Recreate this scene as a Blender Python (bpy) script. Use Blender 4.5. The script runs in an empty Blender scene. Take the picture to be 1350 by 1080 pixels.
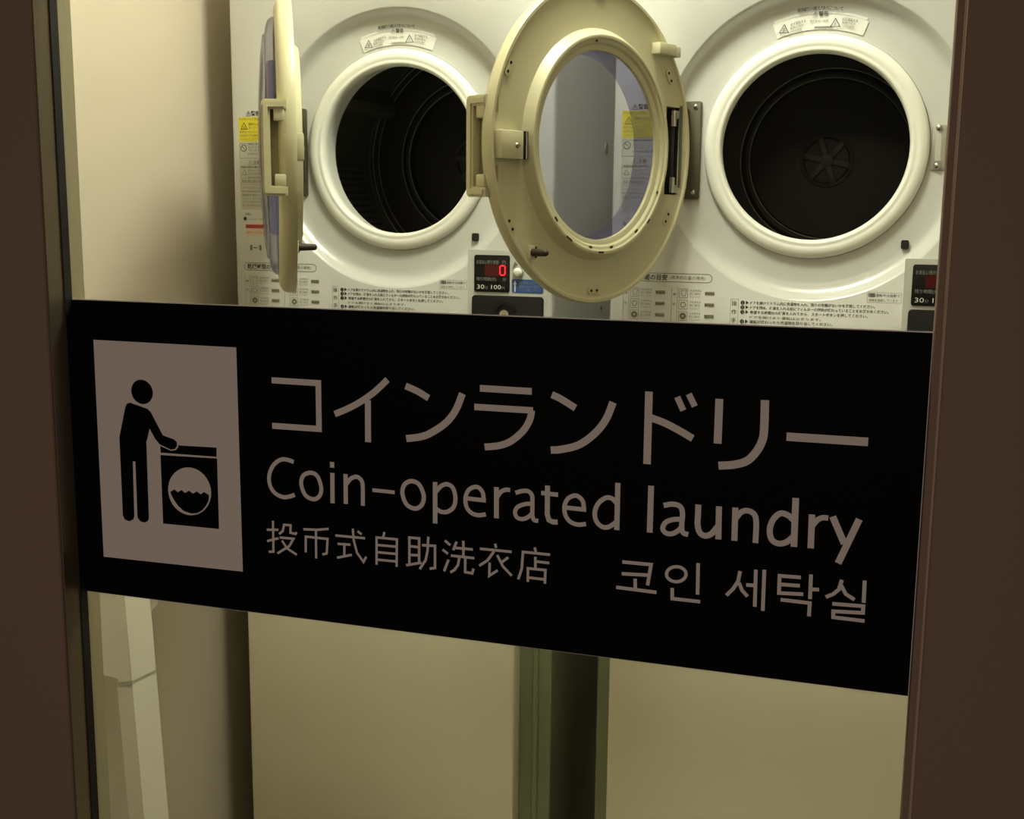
import bpy, bmesh, math, random
from mathutils import Vector, Matrix, geometry

random.seed(4)
SC = bpy.context.scene
COL = SC.collection
PI = math.pi

# ---------------------------------------------------------------- camera, world, lights, exposure
cam_d = bpy.data.cameras.new('camera')
cam_d.sensor_width = 36.0
cam_d.lens = 1561.0 / 1350.0 * 36.0
cam_d.clip_start = 0.02
cam = bpy.data.objects.new('camera', cam_d)
COL.objects.link(cam)
RX = (0.95008633, 0.06074861, -0.30601564)      # world X, forward and down seen in camera axes
RD = (-0.00966164, 0.98611837, 0.16576254)
RY = (0.31183749, -0.15453211, 0.93748451)
CAM_Z = 1.45
cam.matrix_world = Matrix(((RX[0], -RX[1], -RX[2], 0), (RY[0], -RY[1], -RY[2], 0),
                           (-RD[0], RD[1], RD[2], CAM_Z), (0, 0, 0, 1)))
SC.camera = cam

world = bpy.data.worlds.new('world')
SC.world = world
world.use_nodes = True
bg = world.node_tree.nodes['Background']
bg.inputs[0].default_value = (1.0, 0.78, 0.66, 1)
bg.inputs[1].default_value = 0.012


def area_light(name, loc, size, energy, colour, rot=(0, 0, 0), size_y=None):
    d = bpy.data.lights.new(name, 'AREA')
    d.energy = energy
    d.color = colour
    if size_y:
        d.shape = 'RECTANGLE'; d.size = size; d.size_y = size_y
    else:
        d.shape = 'DISK'; d.size = size
    o = bpy.data.objects.new(name, d)
    o.location = loc; o.rotation_euler = rot
    COL.objects.link(o)
    return o


bulb = bpy.data.lights.new('laundry_ceiling_bulb', 'POINT')
bulb.energy = 49.0
bulb.color = (1.0, 0.985, 0.89)
bulb.shadow_soft_size = 0.12
bulb_o = bpy.data.objects.new('laundry_ceiling_bulb', bulb)
bulb_o.location = (-0.44, 1.54, 2.37)
COL.objects.link(bulb_o)
area_light('corridor_fill_light', (-0.40, -1.55, 2.52), 0.9, 38.0, (1.0, 0.81, 0.67))  # unseen fill added to light the sign and the door frame

SC.view_settings.view_transform = 'Standard'
SC.view_settings.look = 'None'
SC.view_settings.gamma = 1.0
SC.view_settings.use_curve_mapping = False
SC.view_settings.exposure = 0.0
STROKES = {"japanese":[[50,0,0,[1935,-595,2359,-596,2358,-971,1930,-973]],[52,0,1,[2966,-534,2914,-585,2829,-658,2712,-737,2605,-794,2501,-840]],[52,0,0,[2795,-708,2793,-1050]],[54,0,1,[3121,-576,3224,-614,3316,-662]],[57,0,1,[3598,-610,3542,-744,3458,-851,3325,-943,3233,-978,3125,-997]],[52,0,0,[3741,-560,4159,-561]],[50,0,0,[3696,-708,4171,-707]],[54,0,1,[4161,-706,4145,-782,4092,-872,3995,-958,3898,-999,3783,-1018]],[54,0,1,[4318,-576,4389,-605,4504,-668]],[57,0,1,[4792,-607,4740,-741,4657,-852,4537,-947,4396,-993,4316,-1003]],[57,0,0,[5060,-511,5061,-1056]],[54,0,1,[5080,-705,5185,-738,5294,-787,5394,-839]],[46,0,0,[5270,-539,5318,-636]],[46,0,0,[5354,-512,5401,-601]],[57,0,0,[5576,-535,5576,-864]],[59,0,1,[5900,-525,5903,-740,5893,-820,5858,-899,5793,-975,5699,-1011,5589,-1027]],[61,0,0,[6062,-779,6620,-778]]],"english":[[35,0,1,[2122,-1263,2066,-1249,2008,-1251,1949,-1288,1909,-1343,1889,-1413,1900,-1487,1942,-1541,2009,-1567,2068,-1561,2125,-1539]],[35,1,1,[2274,-1341,2336,-1366,2369,-1460,2352,-1529,2297,-1562,2224,-1535,2187,-1447,2206,-1372]],[38,0,0,[2471,-1236,2471,-1284]],[38,0,0,[2472,-1327,2469,-1581]],[38,0,0,[2590,-1327,2589,-1576]],[35,0,1,[2596,-1411,2636,-1362,2691,-1342,2731,-1369,2742,-1423,2741,-1578]],[30,0,0,[2827,-1440,3022,-1443]],[36,1,1,[3168,-1339,3234,-1362,3273,-1451,3255,-1526,3198,-1561,3125,-1533,3089,-1445,3108,-1372]],[39,0,0,[3370,-1330,3370,-1667]],[35,0,1,[3377,-1408,3419,-1360,3471,-1339,3520,-1365,3542,-1443,3527,-1518,3474,-1562,3419,-1566,3377,-1544]],[34,0,0,[3629,-1439,3796,-1443]],[34,0,1,[3777,-1447,3771,-1387,3741,-1348,3702,-1342,3652,-1372,3626,-1437,3637,-1512,3681,-1556,3737,-1566,3796,-1554]],[40,0,0,[3882,-1329,3884,-1577]],[34,0,1,[3889,-1406,3920,-1363,3958,-1343,3994,-1342]],[34,0,1,[4038,-1361,4095,-1341,4144,-1341,4172,-1371,4176,-1433,4177,-1524,4191,-1562,4225,-1567]],[33,0,1,[4175,-1435,4118,-1443,4058,-1471,4036,-1515,4054,-1556,4098,-1564,4141,-1545,4176,-1510]],[40,0,0,[4295,-1282,4296,-1507,4310,-1551,4343,-1565,4380,-1562]],[34,0,0,[4245,-1344,4380,-1347]],[34,0,0,[4430,-1442,4604,-1445]],[34,0,1,[4586,-1450,4578,-1387,4549,-1352,4510,-1342,4457,-1373,4432,-1437,4443,-1505,4482,-1551,4541,-1567,4604,-1556]],[40,0,0,[4844,-1216,4845,-1581]],[36,0,1,[4844,-1380,4804,-1342,4757,-1338,4701,-1382,4672,-1452,4684,-1525,4731,-1566,4784,-1561,4843,-1516]],[44,0,0,[5097,-1217,5097,-1576]],[39,0,1,[5196,-1359,5261,-1343,5317,-1355,5338,-1406,5335,-1509,5348,-1553,5386,-1565]],[37,0,1,[5337,-1452,5271,-1460,5215,-1487,5194,-1536,5221,-1569,5268,-1568,5314,-1538,5336,-1506]],[44,0,1,[5453,-1330,5453,-1402,5453,-1484,5471,-1540,5509,-1561,5555,-1543,5602,-1481]],[44,0,0,[5604,-1330,5609,-1579]],[44,0,0,[5723,-1328,5726,-1578]],[41,0,1,[5724,-1416,5770,-1356,5821,-1345,5864,-1372,5878,-1438,5878,-1580]],[47,0,0,[6148,-1220,6152,-1582]],[43,0,1,[6150,-1395,6103,-1354,6046,-1343,5997,-1393,5976,-1469,5991,-1539,6037,-1567,6094,-1554,6150,-1502]],[45,0,0,[6267,-1331,6270,-1581]],[39,0,1,[6274,-1414,6306,-1368,6342,-1348,6380,-1347]],[48,0,0,[6410,-1333,6500,-1525]],[48,0,0,[6592,-1336,6465,-1672]]],"chinese":[[20,0,0,[1856,-1862,1965,-1852]],[20,0,0,[1916,-1779,1914,-2046,1869,-2051]],[20,0,0,[1856,-1960,1965,-1925]],[20,0,0,[1971,-1888,2007,-1858,2019,-1804,2080,-1803,2077,-1866,2124,-1874,2135,-1857]],[20,0,0,[1976,-1917,2104,-1916,2064,-1983,1951,-2057]],[20,0,0,[1996,-1941,2042,-2004,2132,-2051]],[20,0,0,[2198,-1825,2327,-1818,2430,-1800]],[20,0,0,[2216,-2021,2219,-1886,2419,-1887,2409,-2011,2369,-2024]],[20,0,0,[2314,-1819,2311,-2064]],[20,0,0,[2490,-1850,2758,-1848]],[20,0,0,[2649,-1778,2655,-1872,2684,-1978,2741,-2049,2766,-2003]],[20,0,0,[2691,-1795,2727,-1818]],[20,0,0,[2510,-1919,2626,-1915]],[20,0,0,[2571,-1918,2569,-2023]],[20,0,0,[2503,-2038,2637,-1999]],[20,0,0,[2930,-1779,2918,-1827]],[20,0,0,[2858,-2060,2860,-1831,3039,-1830,3035,-2059]],[20,0,0,[2860,-1894,3039,-1891]],[20,0,0,[2859,-1954,3039,-1952]],[20,0,0,[2858,-2017,3035,-2015]],[21,0,0,[3147,-2032,3148,-1804,3232,-1803,3232,-2009]],[21,0,0,[3148,-1875,3232,-1876]],[21,0,0,[3148,-1948,3232,-1943]],[21,0,0,[3118,-2037,3252,-2002]],[21,0,0,[3258,-1856,3369,-1851,3369,-2033,3323,-2045]],[21,0,0,[3312,-1781,3305,-1898,3288,-1978,3236,-2057]],[21,0,0,[3453,-1798,3500,-1832]],[21,0,0,[3435,-1875,3480,-1905]],[21,0,0,[3485,-1953,3447,-2052]],[21,0,0,[3553,-1798,3525,-1871]],[21,0,0,[3540,-1850,3690,-1848]],[21,0,0,[3610,-1785,3611,-1911]],[21,0,0,[3505,-1917,3703,-1918]],[21,0,0,[3576,-1929,3566,-1988,3536,-2031,3501,-2056]],[21,0,0,[3627,-1919,3626,-2040,3686,-2044,3697,-2004]],[21,0,0,[3876,-1783,3884,-1816]],[21,0,0,[3749,-1836,4013,-1835]],[21,0,0,[3867,-1846,3814,-1924,3745,-1975]],[21,0,0,[3832,-1941,3829,-2048,3898,-1997]],[21,0,0,[3894,-1873,3941,-1959,4015,-2028]],[21,0,0,[3985,-1882,3927,-1932]],[21,0,0,[4200,-1780,4209,-1817]],[21,0,0,[4095,-1826,4325,-1826]],[21,0,0,[4105,-1827,4097,-1962,4069,-2051]],[21,0,0,[4206,-1855,4208,-1950]],[21,0,0,[4212,-1892,4319,-1893]],[21,0,0,[4148,-2063,4147,-1954,4289,-1953,4286,-2063]],[21,0,0,[4148,-2028,4285,-2029]]],"korean":[[27,0,0,[4893,-1826,5114,-1824,5092,-1989]],[27,0,0,[4891,-1919,5101,-1908]],[27,0,0,[4996,-1947,4999,-2030]],[27,0,0,[4851,-2030,5162,-2036]],[27,0,0,[5467,-1775,5471,-2018]],[27,0,0,[5280,-1988,5283,-2071,5493,-2071]],[27,0,0,[5777,-1804,5765,-1883,5731,-1945,5684,-2000]],[27,0,0,[5773,-1894,5797,-1949,5839,-1991]],[27,0,0,[5825,-1904,5891,-1901]],[27,0,0,[5890,-1781,5894,-2063]],[27,0,0,[5951,-1775,5953,-2088]],[27,0,0,[6212,-1805,6061,-1809,6063,-1939,6235,-1929]],[27,0,0,[6064,-1873,6208,-1868]],[27,0,0,[6282,-1775,6284,-1960]],[27,0,0,[6287,-1886,6344,-1882]],[27,0,0,[6077,-1988,6284,-1990,6283,-2090]],[27,0,0,[6498,-1792,6481,-1865,6444,-1904,6393,-1932]],[27,0,0,[6493,-1830,6530,-1894,6592,-1929]],[27,0,0,[6654,-1780,6656,-1945]],[27,0,0,[6441,-1977,6655,-1970,6655,-2020,6451,-2032,6453,-2077,6670,-2079]],[25,1,1,[5380,-1870,5375,-1892,5360,-1913,5337,-1928,5309,-1936,5281,-1934,5257,-1924,5240,-1907,5234,-1885,5239,-1863,5254,-1842,5278,-1827,5305,-1820,5333,-1821,5357,-1831,5374,-1848]]]}
POLYS = {"panel":[222,-336,1615,-340,1616,-2252,218,-2263],"head":[797,-758,795,-779,790,-798,780,-816,767,-833,752,-846,734,-856,714,-862,693,-865,672,-863,652,-857,634,-848,617,-835,604,-820,594,-802,587,-782,585,-762,586,-741,592,-722,601,-704,614,-688,630,-674,648,-664,668,-658,689,-656,709,-658,729,-663,748,-673,764,-685,778,-701,788,-719,794,-738],"body":[518,-901,534,-873,566,-861,737,-904,767,-928,880,-1124,989,-1152,1016,-1174,1017,-1206,997,-1234,954,-1243,846,-1205,805,-1162,750,-1071,718,-1179,712,-1182,705,-1865,691,-1893,659,-1909,619,-1902,591,-1871,595,-1372,566,-1374,557,-1861,545,-1892,503,-1912,460,-1900,442,-1865,443,-1177,446,-1160],"lid":[849,-1205,1399,-1194,1397,-1273,851,-1277],"machine":[848,-1298,1401,-1287,1398,-1898,847,-1902],"drum":[1334,-1585,1332,-1617,1324,-1649,1311,-1680,1294,-1709,1273,-1734,1248,-1757,1220,-1775,1189,-1789,1157,-1798,1123,-1803,1090,-1802,1058,-1795,1027,-1784,998,-1768,973,-1748,951,-1724,934,-1696,921,-1666,914,-1634,911,-1601,914,-1568,922,-1536,935,-1505,953,-1477,975,-1451,1000,-1429,1029,-1411,1059,-1397,1092,-1388,1125,-1385,1158,-1386,1190,-1393,1220,-1404,1248,-1420,1273,-1440,1294,-1464,1311,-1491,1324,-1521,1332,-1552],"water":[932,-1615,975,-1588,1008,-1611,1044,-1588,1080,-1611,1120,-1587,1156,-1611,1195,-1587,1231,-1610,1267,-1587,1313,-1610,1307,-1659,1279,-1708,1238,-1752,1191,-1778,1132,-1787,1060,-1771,1009,-1734,971,-1688,944,-1643],"halo":[827,-1214,865,-1181,1030,-1178,1029,-1213,1005,-1244,954,-1253,839,-1215]}

# ---------------------------------------------------------------- materials
def lin(c):
    c = c / 255.0
    return c / 12.92 if c <= 0.04045 else ((c + 0.055) / 1.055) ** 2.4


def rgb(r, g, b):
    return (lin(r), lin(g), lin(b), 1)


def mat(name, col, rough=0.5, metal=0.0, spec=0.5, emit=None, estr=0.0, var=0.0, vscale=6.0, bump=0.0, bscale=300.0, coat=0.0):
    m = bpy.data.materials.new(name)
    m.use_nodes = True
    nt = m.node_tree
    b = nt.nodes['Principled BSDF']
    b.inputs['Base Color'].default_value = col
    b.inputs['Roughness'].default_value = rough
    b.inputs['Metallic'].default_value = metal
    b.inputs['Specular IOR Level'].default_value = spec
    b.inputs['Coat Weight'].default_value = coat
    if emit:
        b.inputs['Emission Color'].default_value = emit
        b.inputs['Emission Strength'].default_value = estr
    tc = nt.nodes.new('ShaderNodeTexCoord')
    if var:
        n = nt.nodes.new('ShaderNodeTexNoise'); n.inputs['Scale'].default_value = vscale
        n.inputs['Detail'].default_value = 5
        nt.links.new(tc.outputs['Object'], n.inputs['Vector'])
        r = nt.nodes.new('ShaderNodeValToRGB')
        r.color_ramp.elements[0].position = 0.3; r.color_ramp.elements[1].position = 0.7
        r.color_ramp.elements[0].color = tuple(c * (1 - var) for c in col[:3]) + (1,)
        r.color_ramp.elements[1].color = tuple(min(1, c * (1 + var)) for c in col[:3]) + (1,)
        nt.links.new(n.outputs['Fac'], r.inputs['Fac'])
        nt.links.new(r.outputs['Color'], b.inputs['Base Color'])
    if bump:
        n2 = nt.nodes.new('ShaderNodeTexNoise'); n2.inputs['Scale'].default_value = bscale
        nt.links.new(tc.outputs['Object'], n2.inputs['Vector'])
        bp = nt.nodes.new('ShaderNodeBump'); bp.inputs['Strength'].default_value = bump
        bp.inputs['Distance'].default_value = 0.001
        nt.links.new(n2.outputs['Fac'], bp.inputs['Height'])
        nt.links.new(bp.outputs['Normal'], b.inputs['Normal'])
    return m


def clear(name, tint, rough=0.02, gloss=1.0, edge=None):
    """thin clear sheet: tinted transmission plus a Fresnel reflection"""
    m = bpy.data.materials.new(name)
    m.use_nodes = True
    nt = m.node_tree
    nt.nodes.remove(nt.nodes['Principled BSDF'])
    out = nt.nodes['Material Output']
    t = nt.nodes.new('ShaderNodeBsdfTransparent'); t.inputs[0].default_value = tint
    g = nt.nodes.new('ShaderNodeBsdfGlossy'); g.inputs['Roughness'].default_value = rough
    g.inputs['Color'].default_value = (gloss, gloss, gloss, 1)
    lw = nt.nodes.new('ShaderNodeLayerWeight')
    pw = nt.nodes.new('ShaderNodeMath'); pw.operation = 'POWER'; pw.inputs[1].default_value = 5.0
    f = nt.nodes.new('ShaderNodeMath'); f.operation = 'MULTIPLY_ADD'; f.inputs[1].default_value = 0.96; f.inputs[2].default_value = 0.035
    nt.links.new(lw.outputs['Facing'], pw.inputs[0])
    nt.links.new(pw.outputs[0], f.inputs[0])
    mx = nt.nodes.new('ShaderNodeMixShader')
    nt.links.new(f.outputs[0], mx.inputs[0])
    nt.links.new(t.outputs[0], mx.inputs[1])
    nt.links.new(g.outputs[0], mx.inputs[2])
    last = mx
    if edge:                                    # a slightly hazy tinted body, as moulded acrylic has
        d = nt.nodes.new('ShaderNodeBsdfTranslucent'); d.inputs[0].default_value = edge[0]
        d2 = nt.nodes.new('ShaderNodeBsdfDiffuse'); d2.inputs[0].default_value = edge[0]
        a = nt.nodes.new('ShaderNodeMixShader'); a.inputs[0].default_value = 0.5
        nt.links.new(d.outputs[0], a.inputs[1]); nt.links.new(d2.outputs[0], a.inputs[2])
        m2 = nt.nodes.new('ShaderNodeMixShader'); m2.inputs[0].default_value = edge[1]
        nt.links.new(mx.outputs[0], m2.inputs[1]); nt.links.new(a.outputs[0], m2.inputs[2])
        last = m2
    nt.links.new(last.outputs[0], out.inputs['Surface'])
    return m


M = dict(
    enamel=mat('white_enamel', rgb(196, 197, 191), 0.30, spec=0.85, var=0.015, vscale=3),
    inset=mat('pale_grey_enamel', rgb(196, 199, 190), 0.4),
    base=mat('cream_panel', rgb(240, 236, 208), 0.3, var=0.03, vscale=2.5),
    baseside=mat('grey_green_steel', rgb(144, 152, 118), 0.3, metal=0.2, var=0.12, vscale=4),
    gap=mat('black_gap', rgb(14, 14, 10), 0.7),
    seal=mat('white_seal_plastic', rgb(234, 234, 222), 0.28),
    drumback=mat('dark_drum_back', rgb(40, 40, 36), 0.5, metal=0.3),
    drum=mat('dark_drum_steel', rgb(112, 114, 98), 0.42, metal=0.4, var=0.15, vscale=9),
    rimsteel=mat('drum_rim_steel', rgb(150, 152, 140), 0.35, metal=0.9),
    hub=mat('drum_hub_steel', rgb(74, 72, 62), 0.5, metal=0.2),
    hole=mat('drum_hole_black', rgb(8, 8, 7), 0.8),
    door=mat('yellowed_door_plastic', rgb(194, 189, 155), 0.38, var=0.04, vscale=7),
    doorshade=mat('door_plastic_shaded', rgb(150, 140, 104), 0.5),  # darker door plastic, painting the shade in handle pocket and recesses
    dome=clear('violet_tinted_acrylic', (0.78, 0.785, 0.86, 1), 0.08, 0.6, ((0.40, 0.40, 0.52, 1), 0.14)),
    bowl=clear('clear_violet_acrylic', (0.90, 0.91, 0.95, 1), 0.12, 0.3, ((0.44, 0.44, 0.54, 1), 0.08)),
    bowlside=clear('thick_violet_acrylic', (0.50, 0.50, 0.66, 1), 0.12, 0.4, ((0.30, 0.30, 0.46, 1), 0.25)),
    chrome=mat('chrome', rgb(200, 200, 195), 0.14, metal=1.0),
    screw=mat('screw_steel', rgb(190, 182, 160), 0.25, metal=1.0),
    plate=mat('brushed_plate', rgb(176, 176, 164), 0.35, metal=0.55),
    darksteel=mat('dark_hinge_steel', rgb(92, 88, 72), 0.4, metal=0.6, var=0.1, vscale=20),
    black=mat('black_plastic', rgb(20, 20, 18), 0.4, spec=0.2),
    coin=mat('black_coin_box_plastic', rgb(24, 25, 23), 0.45, spec=0.2, bump=0.15, bscale=900),
    peg=mat('brown_rubber', rgb(48, 32, 22), 0.6),
    rubber=mat('dull_black', rgb(16, 15, 13), 0.7),
    blue=mat('blue_sticker', rgb(44, 84, 150), 0.4),
    yellow=mat('yellow_sticker', rgb(212, 198, 40), 0.45),
    red=mat('red_print', rgb(206, 92, 76), 0.5),
    paper=mat('white_sticker', rgb(224, 224, 216), 0.4),
    greypaper=mat('grey_sticker', rgb(186, 186, 172), 0.45),
    ink=mat('black_ink', rgb(38, 36, 30), 0.6),
    greyink=mat('grey_ink', rgb(118, 114, 92), 0.6),
    white=mat('white_print', rgb(225, 225, 220), 0.5),
    dimwhite=mat('dim_white_print', rgb(140, 142, 136), 0.5),
    led=mat('red_led', rgb(120, 0, 8), 0.4, emit=(1.0, 0.010, 0.03, 1), estr=2.6),
    ledwin=mat('red_led_window', rgb(70, 6, 8), 0.25),
    wall=mat('cream_wall_paint', rgb(203, 191, 170), 0.7, bump=0.2, bscale=260, var=0.012, vscale=2),
    floor=mat('grey_vinyl_floor', rgb(122, 116, 98), 0.4, var=0.08, vscale=8),
    ceil=mat('white_ceiling', rgb(228, 222, 204), 0.8),
    frame=mat('bronze_aluminium', rgb(122, 103, 88), 0.65, metal=0.0, spec=0.1, bump=0.1, bscale=1500),
    reveal=mat('bronze_aluminium_satin', rgb(132, 120, 100), 0.3, metal=0.5),
    reveal_lit=mat('room_lit_bronze', rgb(176, 168, 136), 0.5, metal=0.2),
    beadglint=mat('bronze_edge_highlight', rgb(176, 150, 130), 0.4, metal=0.2),
    gasket=mat('black_gasket', rgb(14, 12, 9), 0.6),
    glass=clear('window_glass', (0.95, 0.97, 0.925, 1), 0.0, 1.0),
    film=mat('black_sign_film', rgb(3, 4, 3), 0.6, spec=0.08),
    filmwhite=mat('white_sign_film', rgb(205, 198, 192), 0.6, spec=0.2),
    stool=mat('white_polypropylene', rgb(240, 235, 216), 0.42, var=0.02, vscale=5),
    lampwhite=mat('lamp_diffuser', rgb(240, 240, 230), 0.5, emit=(1.0, 0.93, 0.72, 1), estr=6.0),
    corrfloor=mat('dark_corridor_floor', rgb(58, 46, 40), 0.6, var=0.1, vscale=6),
)


# ---------------------------------------------------------------- mesh helpers
class MB:
    def __init__(s):
        s.v = []; s.f = []; s.m = []; s.mats = []

    def mi(s, m):
        if m not in s.mats: s.mats.append(m)
        return s.mats.index(m)

    def add(s, vs, fs, m, T=None):
        o = len(s.v); k = s.mi(m)
        for p in vs:
            p = Vector(p)
            s.v.append(tuple(T @ p) if T else tuple(p))
        for f in fs:
            s.f.append([i + o for i in f]); s.m.append(k)
        return s

    def bm(s, b, m, T=None):
        b.verts.index_update()
        s.add([v.co.copy() for v in b.verts], [[v.index for v in f.verts] for f in b.faces], m, T)
        b.free()
        return s

    def box(s, x0, x1, y0, y1, z0, z1, m, bev=0.0, seg=2, T=None):
        b = bmesh.new()
        bmesh.ops.create_cube(b, size=1.0)
        for v in b.verts:
            v.co = Vector(((x0 + x1) / 2 + v.co.x * (x1 - x0), (y0 + y1) / 2 + v.co.y * (y1 - y0), (z0 + z1) / 2 + v.co.z * (z1 - z0)))
        if bev > 0:
            bmesh.ops.bevel(b, geom=b.edges[:], offset=bev, segments=seg, affect='EDGES', profile=0.5)
        return s.bm(b, m, T)

    def rrect(s, x0, x1, z0, z1, y0, y1, r, m, seg=5, T=None, bev=0.0):
        """rounded rectangle in xz, front at y0 (towards -y), back at y1"""
        pts = []
        for cx, cz, a0 in ((x1 - r, z1 - r, 0), (x0 + r, z1 - r, PI / 2), (x0 + r, z0 + r, PI), (x1 - r, z0 + r, 1.5 * PI)):
            for k in range(seg + 1):
                a = a0 + k * PI / 2 / seg
                pts.append((cx + r * math.cos(a), cz + r * math.sin(a)))
        return s.prism(pts, y0, y1, m, T, bev)

    def prism(s, pts, y0, y1, m, T=None, bev=0.0):
        b = bmesh.new()
        vs = [b.verts.new((p[0], y0, p[1])) for p in pts]
        f = b.faces.new(vs)
        b.normal_update()
        if f.normal.y > 0: f.normal_flip()
        if abs(y1 - y0) > 1e-7:
            r = bmesh.ops.extrude_face_region(b, geom=[f])
            vv = [g for g in r['geom'] if isinstance(g, bmesh.types.BMVert)]
            bmesh.ops.translate(b, verts=vv, vec=(0, y1 - y0, 0))
            bmesh.ops.recalc_face_normals(b, faces=b.faces[:])
            if bev:
                es = [e for e in b.edges if abs(e.verts[0].co.y - y0) < 1e-7 and abs(e.verts[1].co.y - y0) < 1e-7]
                bmesh.ops.bevel(b, geom=es, offset=bev, segments=2, affect='EDGES', profile=0.5)
        return s.bm(b, m, T)

    def lathe(s, prof, m, c=(0, 0), n=96, closed=False, T=None, a0=0.0, a1=2 * PI):
        """profile of (radius, y) turned about the y axis through x=c[0], z=c[1]"""
        full = abs(a1 - a0 - 2 * PI) < 1e-6
        nn = n if full else n + 1
        vs = []; fs = []
        for k in range(nn):
            a = a0 + (a1 - a0) * k / n
            for r, y in prof:
                vs.append((c[0] + r * math.cos(a), y, c[1] + r * math.sin(a)))
        L = len(prof)
        segs = L if closed else L - 1
        for k in range(n):
            k2 = (k + 1) % nn if full else k + 1
            for j in range(segs):
                j2 = (j + 1) % L
                fs.append((k * L + j, k * L + j2, k2 * L + j2, k2 * L + j))
        return s.add(vs, fs, m, T)

    def cyl(s, p0, p1, r, m, n=20, r1=None, cap=True, T=None):
        p0 = Vector(p0); p1 = Vector(p1); d = (p1 - p0).normalized()
        a = d.orthogonal().normalized(); b = d.cross(a)
        r1 = r if r1 is None else r1
        vs = []; fs = []
        for k in range(n):
            t = 2 * PI * k / n; q = a * math.cos(t) + b * math.sin(t)
            vs += [p0 + q * r, p1 + q * r1]
        for k in range(n):
            j = (k + 1) % n
            fs.append((2 * k, 2 * j, 2 * j + 1, 2 * k + 1))
        if cap:
            fs.append([2 * k for k in range(n)][::-1]); fs.append([2 * k + 1 for k in range(n)])
        return s.add(vs, fs, m, T)

    def dome(s, p, d, r, h, m, n=16, rings=4):
        p = Vector(p); d = Vector(d).normalized(); a = d.orthogonal().normalized(); b = d.cross(a)
        vs = []; fs = []
        for i in range(rings):
            t = i / rings * PI / 2
            for k in range(n):
                q = a * math.cos(2 * PI * k / n) + b * math.sin(2 * PI * k / n)
                vs.append(p + q * r * math.cos(t) + d * h * math.sin(t))
        vs.append(p + d * h)
        for i in range(rings - 1):
            for k in range(n):
                j = (k + 1) % n
                fs.append((i * n + k, i * n + j, (i + 1) * n + j, (i + 1) * n + k))
        for k in range(n):
            fs.append(((rings - 1) * n + k, (rings - 1) * n + (k + 1) % n, rings * n))
        return s.add(vs, fs, m)

    def poly(s, pts, y, m):
        """flat polygon in xz at depth y, facing -y"""
        b = bmesh.new()
        f = b.faces.new([b.verts.new((p[0], y, p[1])) for p in pts])
        b.normal_update()
        if f.normal.y > 0: f.normal_flip()
        bmesh.ops.triangulate(b, faces=b.faces[:])
        return s.bm(b, m)

    def stroke(s, pts, w, y, m, closed=False, smooth=False):
        """flat ribbon of width w along a centre line in xz"""
        P = [Vector((p[0], p[1])) for p in pts]
        if smooth:
            Q = []; n = len(P)
            rng = range(n if closed else n - 1)
            for i in rng:
                p1 = P[i]; p2 = P[(i + 1) % n]
                p0 = P[i - 1] if (closed or i > 0) else p1 * 2 - p2
                p3 = P[(i + 2) % n] if (closed or i + 2 < n) else p2 * 2 - p1
                for k in range(6):
                    t = k / 6
                    Q.append(0.5 * ((2 * p1) + (p2 - p0) * t + (2 * p0 - 5 * p1 + 4 * p2 - p3) * t * t + (3 * p1 - p0 - 3 * p2 + p3) * t ** 3))
            if not closed: Q.append(P[-1])
            P = Q
        n = len(P); vs = []; fs = []
        for i in range(n):
            a = P[i - 1] if (closed or i > 0) else None
            c = P[(i + 1) % n] if (closed or i < n - 1) else None
            d1 = (P[i] - a).normalized() if a is not None else None
            d2 = (c - P[i]).normalized() if c is not None else None
            if d1 is None: d1 = d2
            if d2 is None: d2 = d1
            n1 = Vector((-d1.y, d1.x)); n2 = Vector((-d2.y, d2.x))
            nm = (n1 + n2)
            nm = nm.normalized() if nm.length > 1e-6 else n1
            k = min(2.2, 1.0 / max(0.3, nm.dot(n1)))
            vs.append((P[i].x + nm.x * w / 2 * k, y, P[i].y + nm.y * w / 2 * k))
            vs.append((P[i].x - nm.x * w / 2 * k, y, P[i].y - nm.y * w / 2 * k))
        for i in range(n if closed else n - 1):
            j = (i + 1) % n
            fs.append((2 * i, 2 * i + 1, 2 * j + 1, 2 * j))
        return s.add(vs, fs, m)

    def text(s, body, size, x, z, y, m, width=None, align='LEFT', rot=0.0, bold=0.0):
        """lettering in xz facing -y; width squeezes or stretches the line to a length"""
        c = bpy.data.curves.new('lettering', 'FONT')
        c.body = body; c.size = 1.0; c.resolution_u = 2; c.align_x = 'LEFT'; c.offset = bold
        o = bpy.data.objects.new('lettering', c)
        COL.objects.link(o)
        dg = bpy.context.evaluated_depsgraph_get()
        me = bpy.data.meshes.new_from_object(o.evaluated_get(dg))
        bpy.data.objects.remove(o); bpy.data.curves.remove(c)
        if not me.vertices:
            return s
        xs = [v.co.x for v in me.vertices]
        w0 = max(xs) - min(xs)
        sx = (width / w0) if width else size
        tot = w0 * sx
        off = {'LEFT': 0, 'CENTER': -tot / 2, 'RIGHT': -tot}[align]
        vs = []
        for v in me.vertices:
            a = (v.co.x - min(xs)) * sx + off; b = v.co.y * size
            ca = math.cos(rot); sa = math.sin(rot)
            vs.append((x + a * ca - b * sa, y, z + a * sa + b * ca))
        s.add(vs, [list(p.vertices) for p in me.polygons], m)
        bpy.data.meshes.remove(me)
        return s

    def build(s, name, parent=None, smooth=None, loc=None):
        me = bpy.data.meshes.new(name)
        me.from_pydata(s.v, [], s.f)
        for m in s.mats: me.materials.append(m)
        me.polygons.foreach_set('material_index', s.m)
        if smooth:
            me.polygons.foreach_set('use_smooth', [True] * len(s.f))
            me.update()
            me.set_sharp_from_angle(angle=math.radians(smooth))
        me.update()
        o = bpy.data.objects.new(name, me)
        COL.objects.link(o)
        if parent: o.parent = parent
        if loc: o.location = loc
        return o


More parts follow.
